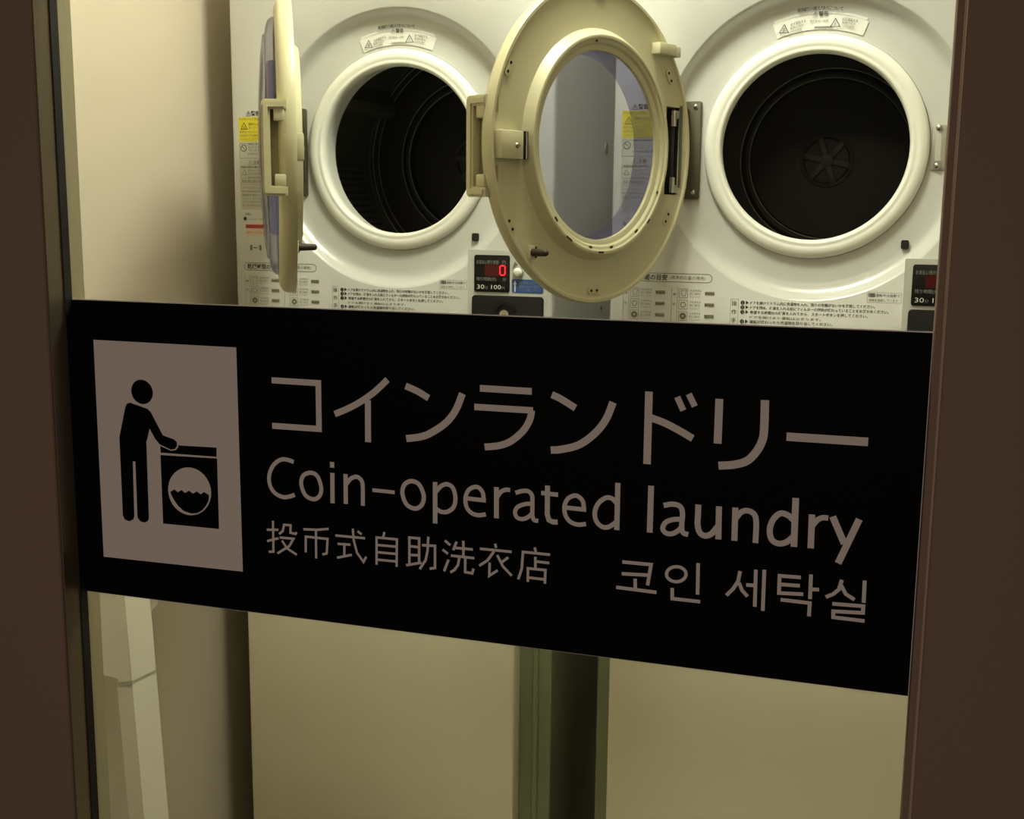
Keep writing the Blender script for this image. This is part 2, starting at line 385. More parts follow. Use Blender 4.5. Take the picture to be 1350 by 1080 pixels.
def tag(o, label=None, cat=None, group=None, kind=None):
    if label: o['label'] = label
    if cat: o['category'] = cat
    if group: o['group'] = group
    if kind: o['kind'] = kind
    return o


def empty(name, loc, rz=0.0):
    o = bpy.data.objects.new(name, None)
    o.empty_display_size = 0.1
    o.location = loc; o.rotation_euler = (0, 0, rz)
    COL.objects.link(o)
    return o


# ---------------------------------------------------------------- the room
XL, XR, YB, ZC = -1.256, 1.30, 2.78, 2.50
GX0, GX1, GY = -0.6775, 0.0228, 0.85          # clear opening of the door and the plane of its glass


def struct(mb, name, **k):
    return tag(mb.build(name, **k), kind='structure')


struct(MB().box(XL - .1, XR + .1, 0.80, YB + .1, -0.1, 0.0, M['floor']), 'floor')
struct(MB().box(-2.2, 1.9, -2.6, 0.80, -0.1, 0.0, M['corrfloor']), 'floor_corridor')
struct(MB().box(XL - .1, XR + .1, 0.80, YB + .1, ZC, ZC + .1, M['ceil']), 'ceiling')
struct(MB().box(XL - .1, XL, 0.98, YB, 0, ZC, M['wall']), 'wall_left')
struct(MB().box(XR, XR + .1, 0.98, YB, 0, ZC, M['wall']), 'wall_right')
struct(MB().box(XL - .1, XR + .1, YB, YB + .1, 0, ZC, M['wall']), 'wall_back')
DX0, DX1, DZ1 = -0.83, 0.175, 2.22            # outer size of the door leaf
fw = MB()
fw.box(-2.2, DX0 - .004, 0.80, 0.92, 0, ZC, M['wall'])
fw.box(DX1 + .004, 1.9, 0.80, 0.92, 0, ZC, M['wall'])
fw.box(DX0 - .004, DX1 + .004, 0.80, 0.92, DZ1 + .004, ZC, M['wall'])
struct(fw, 'wall_front')

# ceiling lamp of the laundry (above the frame, it lights the room)
lamp = tag(empty('ceiling_lamp', (-0.44, 1.54, 2.50)), 'round white ceiling lamp lighting the laundry room from above the glass door', 'lamp')
MB().lathe([(0.0, 0.0), (0.13, 0.0), (0.13, 0.02), (0.115, 0.045), (0.06, 0.06), (0.0, 0.062)], M['ceil'], T=Matrix.Rotation(-PI / 2, 4, 'X'), n=48).build('housing', lamp, 40)
MB().cyl((0, 0, -.06), (0, 0, -.075), .035, M['lampwhite'], 24).build('lamp_holder', lamp, 40)

# ---------------------------------------------------------------- the glass door
door = tag(empty('door_1', ((DX0 + DX1) / 2, GY, 0)), kind='structure')
ox = (DX0 + DX1) / 2
FY0 = 0.8187                                    # outer face of the stiles


def dpart(mb, name, smooth=None):
    mb.v = [(p[0] - ox, p[1] - GY, p[2]) for p in mb.v]
    return mb.build(name, door, smooth)


s1 = MB()
s1.box(DX0, GX0, FY0, 0.868, 0.004, DZ1, M['frame'], 0.0025, 3)
dpart(s1, 'stile', 40)
rv = MB()
rv.box(GX0 + .0003, GX0 + .0012, FY0 + .003, 0.8405, 0.10, 2.14, M['reveal'])
rv.box(GX0 + .0003, GX0 + .0012, 0.8502, 0.8675, 0.10, 2.14, M['reveal_lit'])  # paler strip paints the room light on the stile's inner side
dpart(rv, 'reveal_faces')
s2 = MB()
s2.box(GX1 + .006, DX1, FY0, 0.868, 0.004, DZ1, M['frame'], 0.003, 3)
dpart(s2, 'stile', 40)
bd = MB()
bd.box(GX1, GX1 + .0062, FY0 + .006, 0.868, 0.10, 2.14, M['frame'], 0.0015, 2)
bd.cyl((GX1 + .0062, FY0 + .0035, 0.10), (GX1 + .0062, FY0 + .0035, 2.14), 0.0018, M['beadglint'], 10)  # pale rod stands in for the highlight along the rounded edge
dpart(bd, 'glazing_bead', 40)
rt = MB().box(GX0, GX1 + .006, FY0, 0.868, 2.14, DZ1, M['frame'], 0.002)
dpart(rt, 'top_rail', 40)
rb = MB().box(GX0, GX1 + .006, FY0, 0.868, 0.004, 0.10, M['frame'], 0.002)
dpart(rb, 'bottom_rail', 40)
gk = MB()
gk.box(GX0, GX0 + .0022, 0.8405, 0.8497, 0.10, 2.14, M['gasket'])
dpart(gk, 'gasket')
gp = MB().box(GX0 - .006, GX1 + .003, 0.850, 0.854, 0.095, 2.145, M['glass'])
dpart(gp, 'glass_pane')

# ---------------------------------------------------------------- the sign film on the glass
SX, SZ = -0.7969 * GY, CAM_Z - 0.09307 * GY   # its upper left corner
SW, SH = 0.8238 * GY, 0.30643 * GY
sign = tag(empty('laundry_sign', (SX, 0.8498, SZ)), 'wide black sign film with pale lettering and laundry pictogram across the glass door', 'sign')
MB().box(0.0003, SW, -0.0003, 0.0, -SH, 0.0008, M['filmwhite']).build('white_backing', sign)
MB().box(0.0006, SW - .0006, -0.0006, -0.0004, -SH + .0004, 0, M['film']).build('black_film', sign)


def pts_of(a):
    return [(a[i] * 1e-4, a[i + 1] * 1e-4) for i in range(0, len(a), 2)]


for grp, lbl in (('japanese', 'large Japanese lettering'), ('english', 'English lettering'), ('chinese', 'small Chinese lettering'), ('korean', 'small Korean lettering')):
    mb = MB()
    for q, (w, cl, sm, a) in enumerate(STROKES[grp]):
        mb.stroke(pts_of(a), w * 1e-4, -0.0009 - q * 1e-5, M['filmwhite'], cl, sm)
    tag(mb.build(grp + '_lettering', sign), lbl)
pic = tag(MB().poly(pts_of(POLYS['panel']), -0.0009, M['filmwhite']).build('pictogram_panel', sign), 'pale square with a person standing at a washing machine')
mb = MB()
mb.poly(pts_of(POLYS['machine']), -0.0011, M['film'])
mb.poly(pts_of(POLYS['lid']), -0.0011, M['film'])
mb.poly(pts_of(POLYS['drum']), -0.0012, M['filmwhite'])
mb.poly(pts_of(POLYS['water']), -0.0013, M['film'])
mb.build('washing_machine_symbol', pic)
mb = MB()
hb = pts_of(POLYS['halo'])
mb.poly(hb, -0.00125, M['filmwhite'])
mb.poly(pts_of(POLYS['body']), -0.0014, M['film'])
mb.poly(pts_of(POLYS['head']), -0.0014, M['film'])
mb.build('person_symbol', pic)

# ---------------------------------------------------------------- tumble dryer (local origin: foot of the front, ring centre at z = RC)
DY, DZ = 1.94, 1.02
RC = 0.532
FX0, FX1, FH = -0.319, 0.292, 0.93
L_CX, R_CX = -0.8555, -0.1440


def zc(z): return RC + z                       # height given from the ring centre


def rect_ring(inset, y, n=96):
    """points on the panel outline seen from the ring centre, one per direction"""
    x0, x1, z0, z1 = FX0 + inset, FX1 - inset, inset, FH - inset
    out = []
    for a in ANG:
        c, s_ = math.cos(a), math.sin(a)
        t = 1e9
        if c > 1e-9: t = min(t, x1 / c)
        if c < -1e-9: t = min(t, x0 / c)
        if s_ > 1e-9: t = min(t, (z1 - RC) / s_)
        if s_ < -1e-9: t = min(t, (z0 - RC) / s_)
        out.append((c * t, y, RC + s_ * t))
    return out


ANG = sorted([2 * PI * k / 120 for k in range(120)] + [math.atan2(z - RC, x) % (2 * PI) for x in (FX0, FX1) for z in (0, FH)])


def front_panel():
    prof = [(0.241, 0.0), (0.2392, 0.0010), (0.2370, 0.0032), (0.2345, 0.0070), (0.2312, 0.0120), (0.2278, 0.0163), (0.2235, 0.0196), (0.2180, 0.0217), (0.210, 0.0229), (0.1735, 0.0240), (0.1735, 0.05)]
    rings = [rect_ring(0, 0.022), rect_ring(0, 0.005), rect_ring(0.0015, 0.0015), rect_ring(0.005, 0.0)]
    for r, y in prof:
        rings.append([(r * math.cos(a), y, RC + r * math.sin(a)) for a in ANG])
    n = len(ANG); vs = [p for r in rings for p in r]; fs = []
    for i in range(len(rings) - 1):
        for k in range(n):
            j = (k + 1) % n
            fs.append((i * n + k, i * n + j, (i + 1) * n + j, (i + 1) * n + k))
    return MB().add(vs, fs, M['enamel'])


def make_door(parent, loc, ang):
    """porthole door; local x runs from the hinge to the handle, +y is the inner face"""
    HD, ZO = 0.187, -0.009
    C = (HD, ZO)
    prof = [(.134, .004), (.134, .010), (.1385, .013), (.1415, .0135), (.1445, .0205), (.1485, .0225), (.1490, .0230), (.1500, .0262), (.1525, .0275), (.1550, .0262), (.1568, .0220), (.1645, .0012), (.170, .000),
            (.2150, -.0005), (.2190, .0008), (.2215, .0045), (.2255, .0045), (.2270, .001), (.2270, -.012), (.2235, -.021), (.2160, -.0265), (.2060, -.0285), (.2000, -.0275), (.1990, -.022), (.150, -.006), (.134, .000)]
    prof = [(r, y * (.80 if r > .166 or y < 0 else .52)) for r, y in prof]
    bmb = MB().lathe(prof, M['door'], C, 128, closed=True)
    o = bmb.build('door', parent, 35)
    # slot for the hinge, cut right through the inner skin
    cut = MB().box(HD - .2035, HD - .1660, -.012, .05, ZO - .066, ZO + .068, M['doorshade'], 0.0).build('cutter', parent)
    bo = o.modifiers.new('slot', 'BOOLEAN'); bo.operation = 'DIFFERENCE'; bo.object = cut; bo.solver = 'EXACT'
    dg = bpy.context.evaluated_depsgraph_get(); dg.update()
    me = bpy.data.meshes.new_from_object(o.evaluated_get(dg))
    old = o.data; o.modifiers.clear(); o.data = me; me.name = 'door'
    bpy.data.meshes.remove(old)
    cm = cut.data; bpy.data.objects.remove(cut); bpy.data.meshes.remove(cm)
    o.location = loc; o.rotation_euler = (0, 0, -ang)
    # window: moulded dome on the outer side
    MB().lathe([(.1995, -.0195), (.1985, -.026), (.194, -.0315), (.185, -.0350), (.174, -.0368), (.1715, -.0400), (.14, -.0440), (.09, -.0475), (.045, -.0492), (.0, -.0498)], M['dome'], C, 96).build('window_dome', o, 30)
    MB().lathe([(.1365, .0005), (.1358, -.015), (.1345, -.030), (.1315, -.0350)], M['bowlside'], C, 96).lathe([(.1315, -.0350), (.12, -.0365), (.06, -.0380), (.0, -.0385)], M['bowl'], C, 96).build('window_bowl', o, 40)
    # handle
    h = MB()
    hz = ZO - .009
    x0, x1 = HD + .2075, HD + .2265
    T8 = .82
    pr = [(.012, .0665), (.012, .0535), (.040, .0525), (.040, -.0525), (.012, -.0535), (.012, -.0665), (.047, -.0665), (.0515, -.0655), (.0545, -.0625), (.0555, -.058), (.0555, .058), (.0545, .0625), (.0515, .0655), (.047, .0665)]
    b = bmesh.new()
    vs = [b.verts.new((x0, -w * T8, hz + z)) for w, z in pr]
    f = b.faces.new(vs)
    r = bmesh.ops.extrude_face_region(b, geom=[f])
    bmesh.ops.translate(b, verts=[g for g in r['geom'] if isinstance(g, bmesh.types.BMVert)], vec=(x1 - x0, 0, 0))
    bmesh.ops.recalc_face_normals(b, faces=b.faces[:])
    bmesh.ops.bevel(b, geom=[e for e in b.edges if abs(e.verts[0].co.x - e.verts[1].co.x) < 1e-6], offset=0.003, segments=2, affect='EDGES')
    h.bm(b, M['door'])
    h.box(x0 - .004, x0 + .002, -.037, -.010, hz - .060, hz + .060, M['doorshade'], .001)
    for s_ in (-1, 1):
        h.box(x0, x1 - .003, -.028, -.012, hz + s_ * .045 - .0085, hz + s_ * .045 + .0085, M['door'], .002)
    h.build('handle', o, 40)
    # latch block with its chrome catch and screw
    lz = ZO - .0065
    MB().box(HD + .1735, HD + .2165, -.002, .0135, lz - .0185, lz + .0185, M['door'], .0012).build('latch_block', o, 40)
    c = MB()
    c.box(HD + .1655, HD + .1735, .0, .0145, lz - .0185, lz + .0185, M['black'], .0008)
    c.cyl((HD + .1695, .0135, lz - .018), (HD + .1695, .0135, lz + .018), .0022, M['chrome'], 14)
    c.build('latch_catch', o, 40)
    sc = MB().dome((HD + .186, .0133, lz - .001), (0, 1, 0), .0042, .003, M['screw'])
    sc.box(HD + .183, HD + .189, .0155, .0164, lz - .0015, lz - .0005, M['ink'])
    sc.build('latch_screw', o, 40)
    for dz in (.0455, -.0445):
        pts = [(HD + .2065 + .0105 * math.cos(a), ZO + dz + .0115 * math.sin(a)) for a in [PI / 2 - PI * k / 12 for k in range(13)]]
        q = MB(); q.prism([(p[0] + .003, p[1]) for p in pts], .0005, .0001, M['doorshade']); q.build('screw_recess_shade', o)  # flat half-disc, its darker colour painting the shade of a recess
    # guide block near the hinge
    t = MB().box(HD - .166, HD - .124, -.004, .0155, ZO + .142, ZO + .1585, M['door'], .0012)
    t.box(HD - .1775, HD - .1665, -.004, .0155, ZO + .1405, ZO + .1565, M['door'], .0012)
    t.build('guide_block', o, 40)
    # oval bosses with pin holes round the rim
    for ux, uz in ((.1905, .0945), (.185, -.1125), (.004, -.2085), (.002, .2085), (-.170, .112), (-.173, -.102)):
        a = math.atan2(uz, ux); t_ = Vector((-math.sin(a), math.cos(a)))
        q = MB()
        T = Matrix.Translation((HD + ux, 0, ZO + uz)) @ Matrix.Rotation(-(a + PI / 2), 4, 'Y')
        q.rrect(-.0125, .0125, -.0048, .0048, .0018, .0, .0046, M['door'], 5, T)
        for e in (-.0065, .0065):
            q.rrect(e - .0022, e + .0022, -.002, .002, .0024, .0016, .0018, M['hole'], 3, T)
        q.build('pin_boss', o)
    # rubber stop peg
    p = MB()
    p.box(HD + .139, HD + .1505, -.001, .0055, ZO - .1595, ZO - .1405, M['door'], .001)
    p.box(HD + .137, HD + .1395, .003, .0075, ZO - .158, ZO - .142, M['peg'], .0005)
    p.cyl((HD + .1435, .005, ZO - .150), (HD + .1435, .028, ZO - .150), .0056, M['peg'], 14, .0048)
    p.dome((HD + .1435, .028, ZO - .150), (0, 1, 0), .0048, .005, M['peg'])
    p.build('stop_peg', o, 40)
    # seam marks and stained pads in the inner ring
    for ang_, rr, ln in ((-2.10, .1522, .014), (-2.35, .1465, .008), (-1.60, .1522, .012), (-1.75, .1465, .006), (-1.42, .1465, .006), (-.98, .1465, .007), (-.78, .1522, .009), (1.72, .1465, .004), (-.45, .1465, .004)):
        cx_, cz_ = HD + rr * math.cos(PI - ang_), ZO + rr * math.sin(ang_)
        T = Matrix.Translation((cx_, 0.0140 if rr > .1515 else .0118, cz_)) @ Matrix.Rotation(ang_ + PI / 2, 4, 'Y')
        w = MB()
        w.box(-ln / 2, ln / 2, -.002, .0006, -.0014, .0014, M['peg'], 0, T=T)
        w.build('drain_slot', o)
    # hinge pin in the slot, black plates painting the slot's shade
    g = MB()
    g.box(HD - .2030, HD - .1665, -.0118, -.0100, ZO - .0655, ZO + .0675, M['gap'])
    g.box(HD - .2032, HD - .1990, -.0105, -.0035, ZO - .0655, ZO + .0675, M['rubber'])
    g.cyl((HD - .188, -.003, ZO - .064), (HD - .188, -.003, ZO + .066), .0032, M['rubber'], 12)
    for s_ in (-1, 1):
        g.cyl((HD - .188, -.003, ZO + s_ * .051 - .012), (HD - .188, -.003, ZO + s_ * .051 + .012), .0058, M['chrome'], 14)
        g.box(HD - .1985, HD - .189, -.0095, .0015, ZO + s_ * .057 - .006, ZO + s_ * .057 + .006, M['plate'], .0008)
    g.build('hinge', o, 40)
    return o


def make_dryer():
    root = empty('tumble_dryer', (L_CX, DY, DZ))
    front_panel().build('front_panel', root, 50)
    cb = MB()
    t = .012
    cb.box(FX0 + .003, FX0 + .003 + t, .02, .62, 0, FH, M['enamel'])
    cb.box(FX1 - .003 - t, FX1 - .003, .02, .62, 0, FH, M['enamel'])
    cb.box(FX0 + .003 + t, FX1 - .003 - t, .02, .62, 0, t, M['enamel'])
    cb.box(FX0 + .003 + t, FX1 - .003 - t, .02, .62, FH - t, FH, M['enamel'])
    cb.box(FX0 + .003 + t, FX1 - .003 - t, .608, .62, t, FH - t, M['enamel'])
    cab = cb.build('cabinet', root)
    pg = MB().cyl((FX1 - .003, .372, zc(.019)), (FX1 - .0005, .372, zc(.019)), .0105, M['greyink'], 18)
    pg.build('side_plug', cab, 40)
    for yy_, zz_ in ((.26, -.262), (.36, -.292)):
        MB().dome((FX1 - .003, yy_, zc(zz_)), (1, 0, 0), .0045, .003, M['screw']).build('side_screw', cab, 40)
    C = (0, RC)
    MB().lathe([(.1728, .030), (.1728, .0205), (.1715, .0172), (.168, .0150), (.163, .0135), (.1575, .0132), (.1550, .0142), (.1525, .0144), (.1495, .0136), (.1470, .0150), (.1448, .0190), (.1436, .0250), (.1445, .033), (.148, .05), (.156, .09)], M['seal'], C, 128).build('door_seal', root, 60)
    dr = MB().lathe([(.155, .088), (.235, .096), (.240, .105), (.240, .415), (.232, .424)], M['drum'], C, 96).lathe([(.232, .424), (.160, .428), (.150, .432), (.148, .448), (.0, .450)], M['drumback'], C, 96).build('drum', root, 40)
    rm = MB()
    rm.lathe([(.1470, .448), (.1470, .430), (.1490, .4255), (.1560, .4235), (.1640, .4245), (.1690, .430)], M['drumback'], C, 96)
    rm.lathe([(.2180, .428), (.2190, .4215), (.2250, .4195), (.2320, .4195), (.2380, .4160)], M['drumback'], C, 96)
    for R, Y, q in ((.1500, .4246, .0013), (.1670, .4268, .0012), (.2195, .4206, .0012), (.2315, .4188, .0013)):
        rm.lathe([(R + q * math.cos(a), Y + q * math.sin(a)) for a in [2 * PI * k / 8 for k in range(8)]], M['rimsteel'], C, 96, closed=True)
    rm.build('drum_rim', dr, 60)
    for k in range(3):
        a = 2 * PI * k / 3 + .55
        T = Matrix.Translation((0, 0, RC)) @ Matrix.Rotation(-a, 4, 'Y')
        b = MB().prism([(.242, -.035), (.205, -.012), (.200, 0), (.205, .012), (.242, .035)], .12, .41, M['drum'], T)
        b.build('drum_lifter', dr, 30)
    ph = MB()
    for sec in (183, 303, 63):
        for i in range(13):
            a = math.radians(sec + i * 3.4)
            for j in range(15):
                y = .175 + j * .0140 + (.0070 if i % 2 else 0)
                p = Vector((.2394 * math.cos(a), y, RC + .2394 * math.sin(a)))
                nrm = Vector((-math.cos(a), 0, -math.sin(a)))
                ph.cyl(p, p + nrm * .0006, .0036, M['hole'], 8)
    tag(ph.build('drum_perforations', dr), kind='stuff')
    hb = MB()
    hc = (-.006, RC - .002)
    hb.lathe([(.050, .449), (.050, .442), (.044, .440), (.041, .444), (.041, .449)], M['hub'], hc, 40)
    hb.lathe([(.012, .449), (.012, .438), (0, .436)], M['hub'], hc, 20)
    for k in range(6):
        T = Matrix.Translation((hc[0], 0, hc[1])) @ Matrix.Rotation(k * PI / 3 + .2, 4, 'Y')
        hb.box(.01, .045, .441, .4495, -.006, .006, M['hub'], .001, T=T)
    hb.build('drum_hub', dr, 40)

    # metal keep for the latch, hinge plate, stop hole
    kp = MB().rrect(.1745, .1955, zc(-.0345), zc(.0335), .0212, .024, .004, M['plate'], 4, bev=.0006)
    kp.rrect(.1805, .1890, zc(-.021), zc(.020), .0206, .0213, .001, M['greypaper'], 2)
    k_ = kp.build('latch_keep', root, 40)
    for dz in (.0285, -.0285):
        MB().dome((.185, .0212, zc(dz)), (0, -1, 0), .0055, .0035, M['chrome']).build('keep_screw', k_, 40)
    hp = MB().rrect(-.2135, -.1785, zc(-.0805), zc(.0745),   .0155, .0235, .0035, M['darksteel'], 3, bev=.0006)
    h_ = hp.build('hinge_plate', root, 40)
    MB().box(-.2020, -.1985, -.0480, .0155, zc(-.064), zc(.062), M['darksteel']).build('hinge_leaf', h_)
    for dz in (.066, -.070):
        MB().dome((-.188, .0155, zc(dz)), (0, -1, 0), .0042, .003, M['chrome']).build('hinge_screw', h_, 40)
    MB().rrect(.1395, .1515, zc(-.1555), zc(-.1415), .0180, .0250, .003, M['rubber'], 3).build('stop_hole', root)

    # control panel at lower right
    y0 = -.0016
    MB().rrect(.1400, .2830, zc(-.52), zc(-.1690), y0, .0015, .002, M['inset'], 2).build('control_panel', root, 40)
    ds = MB().rrect(.1520, .2165, zc(-.2412), zc(-.1778), y0 - .002, y0, .004, M['black'], 4, bev=.0006).build('display', root, 40)
    yd = y0 - .0022
    MB().rrect(.1715, .2125, zc(-.2135), zc(-.1935), yd, y0 - .0019, .0008, M['ledwin'], 2).build('display_window', ds)
    d = MB()
    zx, zt, zb, w_ = .2040, zc(-.1955), zc(-.2115), .0023
    for a, b in (((zx - .0035, zt), (zx + .0035, zt)), ((zx - .0035, zb), (zx + .0035, zb)), ((zx - .0046, zt - .0009), (zx - .0046, (zt + zb) / 2 + .0005)), ((zx - .0046, zb + .0009), (zx - .0046, (zt + zb) / 2 - .0005)),
                 ((zx + .0046, zt - .0009), (zx + .0046, (zt + zb) / 2 + .0005)), ((zx + .0046, zb + .0009), (zx + .0046, (zt + zb) / 2 - .0005))):
        d.stroke([a, b], w_, yd - .0003, M['led'])
    tag(d.build('digit', ds), 'lit red zero')
    tx = MB()
    tx.text('お支払い残り金額', .0072, .1565, zc(-.1925), yd, M['dimwhite'], width=.040)
    tx.text('円', .0072, .2035, zc(-.1925), yd, M['dimwhite'])
    tx.text('残り時間(分)', .0070, .1565, zc(-.2215), yd, M['dimwhite'], width=.036)
    tx.text('分', .0070, .2040, zc(-.2215), yd, M['dimwhite'])
    tx.text('30', .0105, .1575, zc(-.2360), yd, M['white'], width=.0135)
    tx.text('分', .0060, .1722, zc(-.2360), yd, M['dimwhite'])
    tx.text('100', .0105, .1835, zc(-.2360), yd, M['white'], width=.0180)
    tx.text('円', .0060, .2030, zc(-.2360), yd, M['dimwhite'])
    tx.build('display_lettering', ds)
    cb_ = MB().rrect(.1490, .2780, zc(-.40), zc(-.2470), y0 - .006, y0, .006, M['coin'], 4, bev=.0015).build('coin_box', root, 40)
    MB().lathe([(.021, y0 - .006), (.020, y0 - .0095), (.0145, y0 - .0095), (.0135, y0 - .006)], M['coin'], (.2105, zc(-.2760)), 40, a0=.25, a1=PI - .25).build('lock_hood', cb_, 40)
    lk = MB().cyl((.2105, y0 - .005, zc(-.2785)), (.2105, y0 - .0125, zc(-.2785)), .0082, M['chrome'], 24)
    lk.box(.2065, .2145, y0 - .0128, y0 - .0124, zc(-.2805), zc(-.2788), M['ink'])
    lk.build('lock', cb_, 40)
    bl = MB().rrect(.2205, .2770, zc(-.2412), zc(-.2180), y0 - .0006, y0, .003, M['blue'], 4).build('blue_sticker', root)
    tx = MB()
    ya = y0 - .0009
    tx.poly([(.2250, zc(-.2395)), (.2250, zc(-.2268)), (.2230, zc(-.2268)), (.2262, zc(-.2200)), (.2294, zc(-.2268)), (.2274, zc(-.2268)), (.2274, zc(-.2395))], ya, M['white'])
    tx.text('返却レバー', .0068, .2335, zc(-.2262), ya, M['dimwhite'], width=.032)
    tx.text('硬貨が出ない時は', .0055, .2335, zc(-.2325), ya, M['dimwhite'], width=.036)
    tx.text('レバーを押して下さい', .0055, .2335, zc(-.2385), ya, M['dimwhite'], width=.038)
    tx.build('sticker_lettering', bl)
    MB().cyl((.2320, y0, zc(-.2060)), (.2320, y0 - .005, zc(-.2060)), .0092, M['plate'], 24).dome((.2320, y0 - .005, zc(-.2060)), (0, -1, 0), .0080, .005, M['seal'], 20).build('return_button', root, 40)
    MB().poly([(.2205, zc(-.2010)), (.2310, zc(-.1935)), (.2250, zc(-.1880))], y0 - .0004, M['greyink']).build('button_pointer', root)

    # printing on the front
    yp = -.0005
    s_ = MB()
    s_.text('⚠警告', .0088, -.2890, zc(.0630), yp, M['ink'], bold=.025)
    s_.build('warning_heading', root)
    y_ = MB().rrect(-.3050, -.2480, zc(.0170), zc(.0600), -.0005, 0, .001, M['yellow'], 2).build('yellow_sticker', root)
    t = MB(); yy = -.0008
    t.text('引火性のもの禁止', .0052, -.3030, zc(.0545), yy, M['greyink'], width=.040)
    t.stroke([(-.3000, zc(.0385)), (-.2935, zc(.0500)), (-.2870, zc(.0385))], .0010, yy, M['ink'], closed=True)
    t.text('火', .0062, -.2960, zc(.0398), yy, M['ink'])
    t.text('爆発や火災の恐れ', .0050, -.2845, zc(.0455), yy, M['ink'], width=.034)
    t.text('油・ガソリン', .0050, -.2845, zc(.0395), yy, M['greyink'], width=.028)
    for k, b in enumerate(('動物油の付いたものは', '洗濯後でも絶対に', '入れないでください')):
        t.text(b, .0046, -.3025, zc(.0320 - k * .0062), yy, M['greyink'], width=.046 - .004 * k)
    t.build('sticker_lettering', y_)
    g_ = MB().rrect(-.3045, -.2480, zc(-.1050), zc(.0150), -.0003, 0, .001, M['greypaper'], 2).build('safety_sticker', root)
    t = MB(); yy = -.0006
    t.lathe([(.0062, yy), (.0051, yy)], M['ink'], (-.2955, zc(.0050)), 20)
    t.stroke([(-.2998, zc(.0093)), (-.2912, zc(.0007))], .0009, yy, M['ink'])
    z = .0105
    for k, b in enumerate(('本体に手や足を', '掛けないで', '下さい', 'けがの原因')):
        t.text(b, .0045, -.2865, zc(z - k * .0058), yy, M['ink' if k in (0, 3) else 'greyink'], width=.034 - .003 * (k % 3))
    t.text('⚠注意', .0080, -.2870, zc(-.0235), yy, M['ink'])
    t.stroke([(-.3000, zc(-.0420)), (-.2955, zc(-.0335)), (-.2910, zc(-.0420))], .0009, yy, M['greyink'], closed=True)
    for k in range(12):
        b = ('高温の部分に触らない', 'ボタン・ファスナー', 'やけどの恐れあり', '取り出す時は注意')[k % 4]
        t.text(b, .0046, -.2880 if k in (1, 2, 3) else -.3010, zc(-.0300 - k * .0063), yy, M['ink' if k % 4 == 0 else 'greyink'], width=.036 if k in (1, 2, 3) else .044 - .004 * (k % 3))
    for z0_, z1_ in ((.0135, -.0125), (-.0290, -.0480), (-.0560, -.0720)):
        t.stroke([(-.3035, zc(z0_)), (-.2490, zc(z0_)), (-.2490, zc(z1_)), (-.3035, zc(z1_))], .0005, yy, M['greyink'], closed=True)
    t.build('sticker_lettering', g_)
    t = MB()
    t.lathe([(.0036, yp), (.0, yp)], M['ink'], (-.2965, zc(-.1215)), 16)
    t.text('お願い', .0052, -.2965, zc(-.1150), yp, M['ink'])
    t.text('フィルターの掃除', .0044, -.2905, zc(-.1240), yp, M['greyink'], width=.036)
    t.rrect(-.2960, -.2500, zc(-.1390), zc(-.1315), yp, 0, .0015, M['red'], 3)
    t.rrect(-.2960, -.2500, zc(-.1510), zc(-.1400), -.0003, 0, .0005, mat('pink_print', rgb(216, 190, 172), 0.5), 2)
    t.text('異常時は電源を切る', .0050, -.2945, zc(-.1375), yp - .0003, M['ink'], width=.040)
    t.text('感電や火災の恐れ', .0042, -.2940, zc(-.1475), yp, M['red'], width=.036)
    for xx in (-.2880, -.2690):
        t.rrect(xx, xx + .0045, zc(-.1790), zc(-.1690), yp, 0, .001, M['greyink'], 2)
    t.stroke([(-.2810, zc(-.1740)), (-.2730, zc(-.1740))], .0014, yp, M['ink'])
    t.build('notice_print', root)
    hd = MB()
    pts = []
    r = .0068; x0, x1, zz = -.3010, -.1530, zc(-.2083)
    for cx_, a0 in ((x1 - r, -PI / 2), (x0 + r, PI / 2)):
        for k in range(9): pts.append((cx_ + r * math.cos(a0 + k * PI / 8), zz + r * math.sin(a0 + k * PI / 8)))
    hd.stroke(pts, .0009, yp, M['greyink'], closed=True)
    hd.text('乾燥時間の目安', .0100, -.2945, zz - .0036, yp, M['ink'], width=.068, bold=.015)
    hd.text('(標準的な量の場合)', .0068, -.2220, zz - .0024, yp, M['greyink'], width=.058)
    hd.build('heading_print', root)
    tb = MB()
    for X in (-.2935, -.2120):
        tb.stroke([(X - .0065, zc(-.2230)), (X - .0065, zc(-.2860))], .0005, yp, M['greyink'])
        tb.stroke([(X + .0030, zc(-.2230)), (X + .0030, zc(-.2860))], .0005, yp, M['greyink'])
        tb.text('綿', .0048, X - .0042, zc(-.2370), yp, M['ink']); tb.text('化', .0048, X - .0042, zc(-.2530), yp, M['ink'])
        for k in range(3):
            zb_ = -.2255 - k * .0187
            tb.stroke([(X + .0060, zc(zb_ - .0005)), (X + .0200, zc(zb_ - .0005)), (X + .0200, zc(zb_ - .0150)), (X + .0060, zc(zb_ - .0150))], .0006, yp, M['greyink'], closed=True)
            if k == 0: tb.stroke([(X + .0090, zc(zb_ - .003)), (X + .0110, zc(zb_ - .012)), (X + .0160, zc(zb_ - .012)), (X + .0180, zc(zb_ - .003))], .0007, yp, M['greyink'], closed=True)
            elif k == 1: tb.lathe([(.0050, yp), (.0038, yp)], M['greyink'], (X + .0130, zc(zb_ - .0078)), 6)
            else: tb.lathe([(.0058, yp), (.0015, yp)], M['greyink'], (X + .0130, zc(zb_ - .0078)), 7)
            for j, b in enumerate(('バスタオル', '約二枚分', 'Tシャツ')):
                tb.text(b, .0044, X + .0235, zc(zb_ - .0048 - j * .0052), yp, M['greyink' if j else 'ink'], width=.0185 - .001 * j)
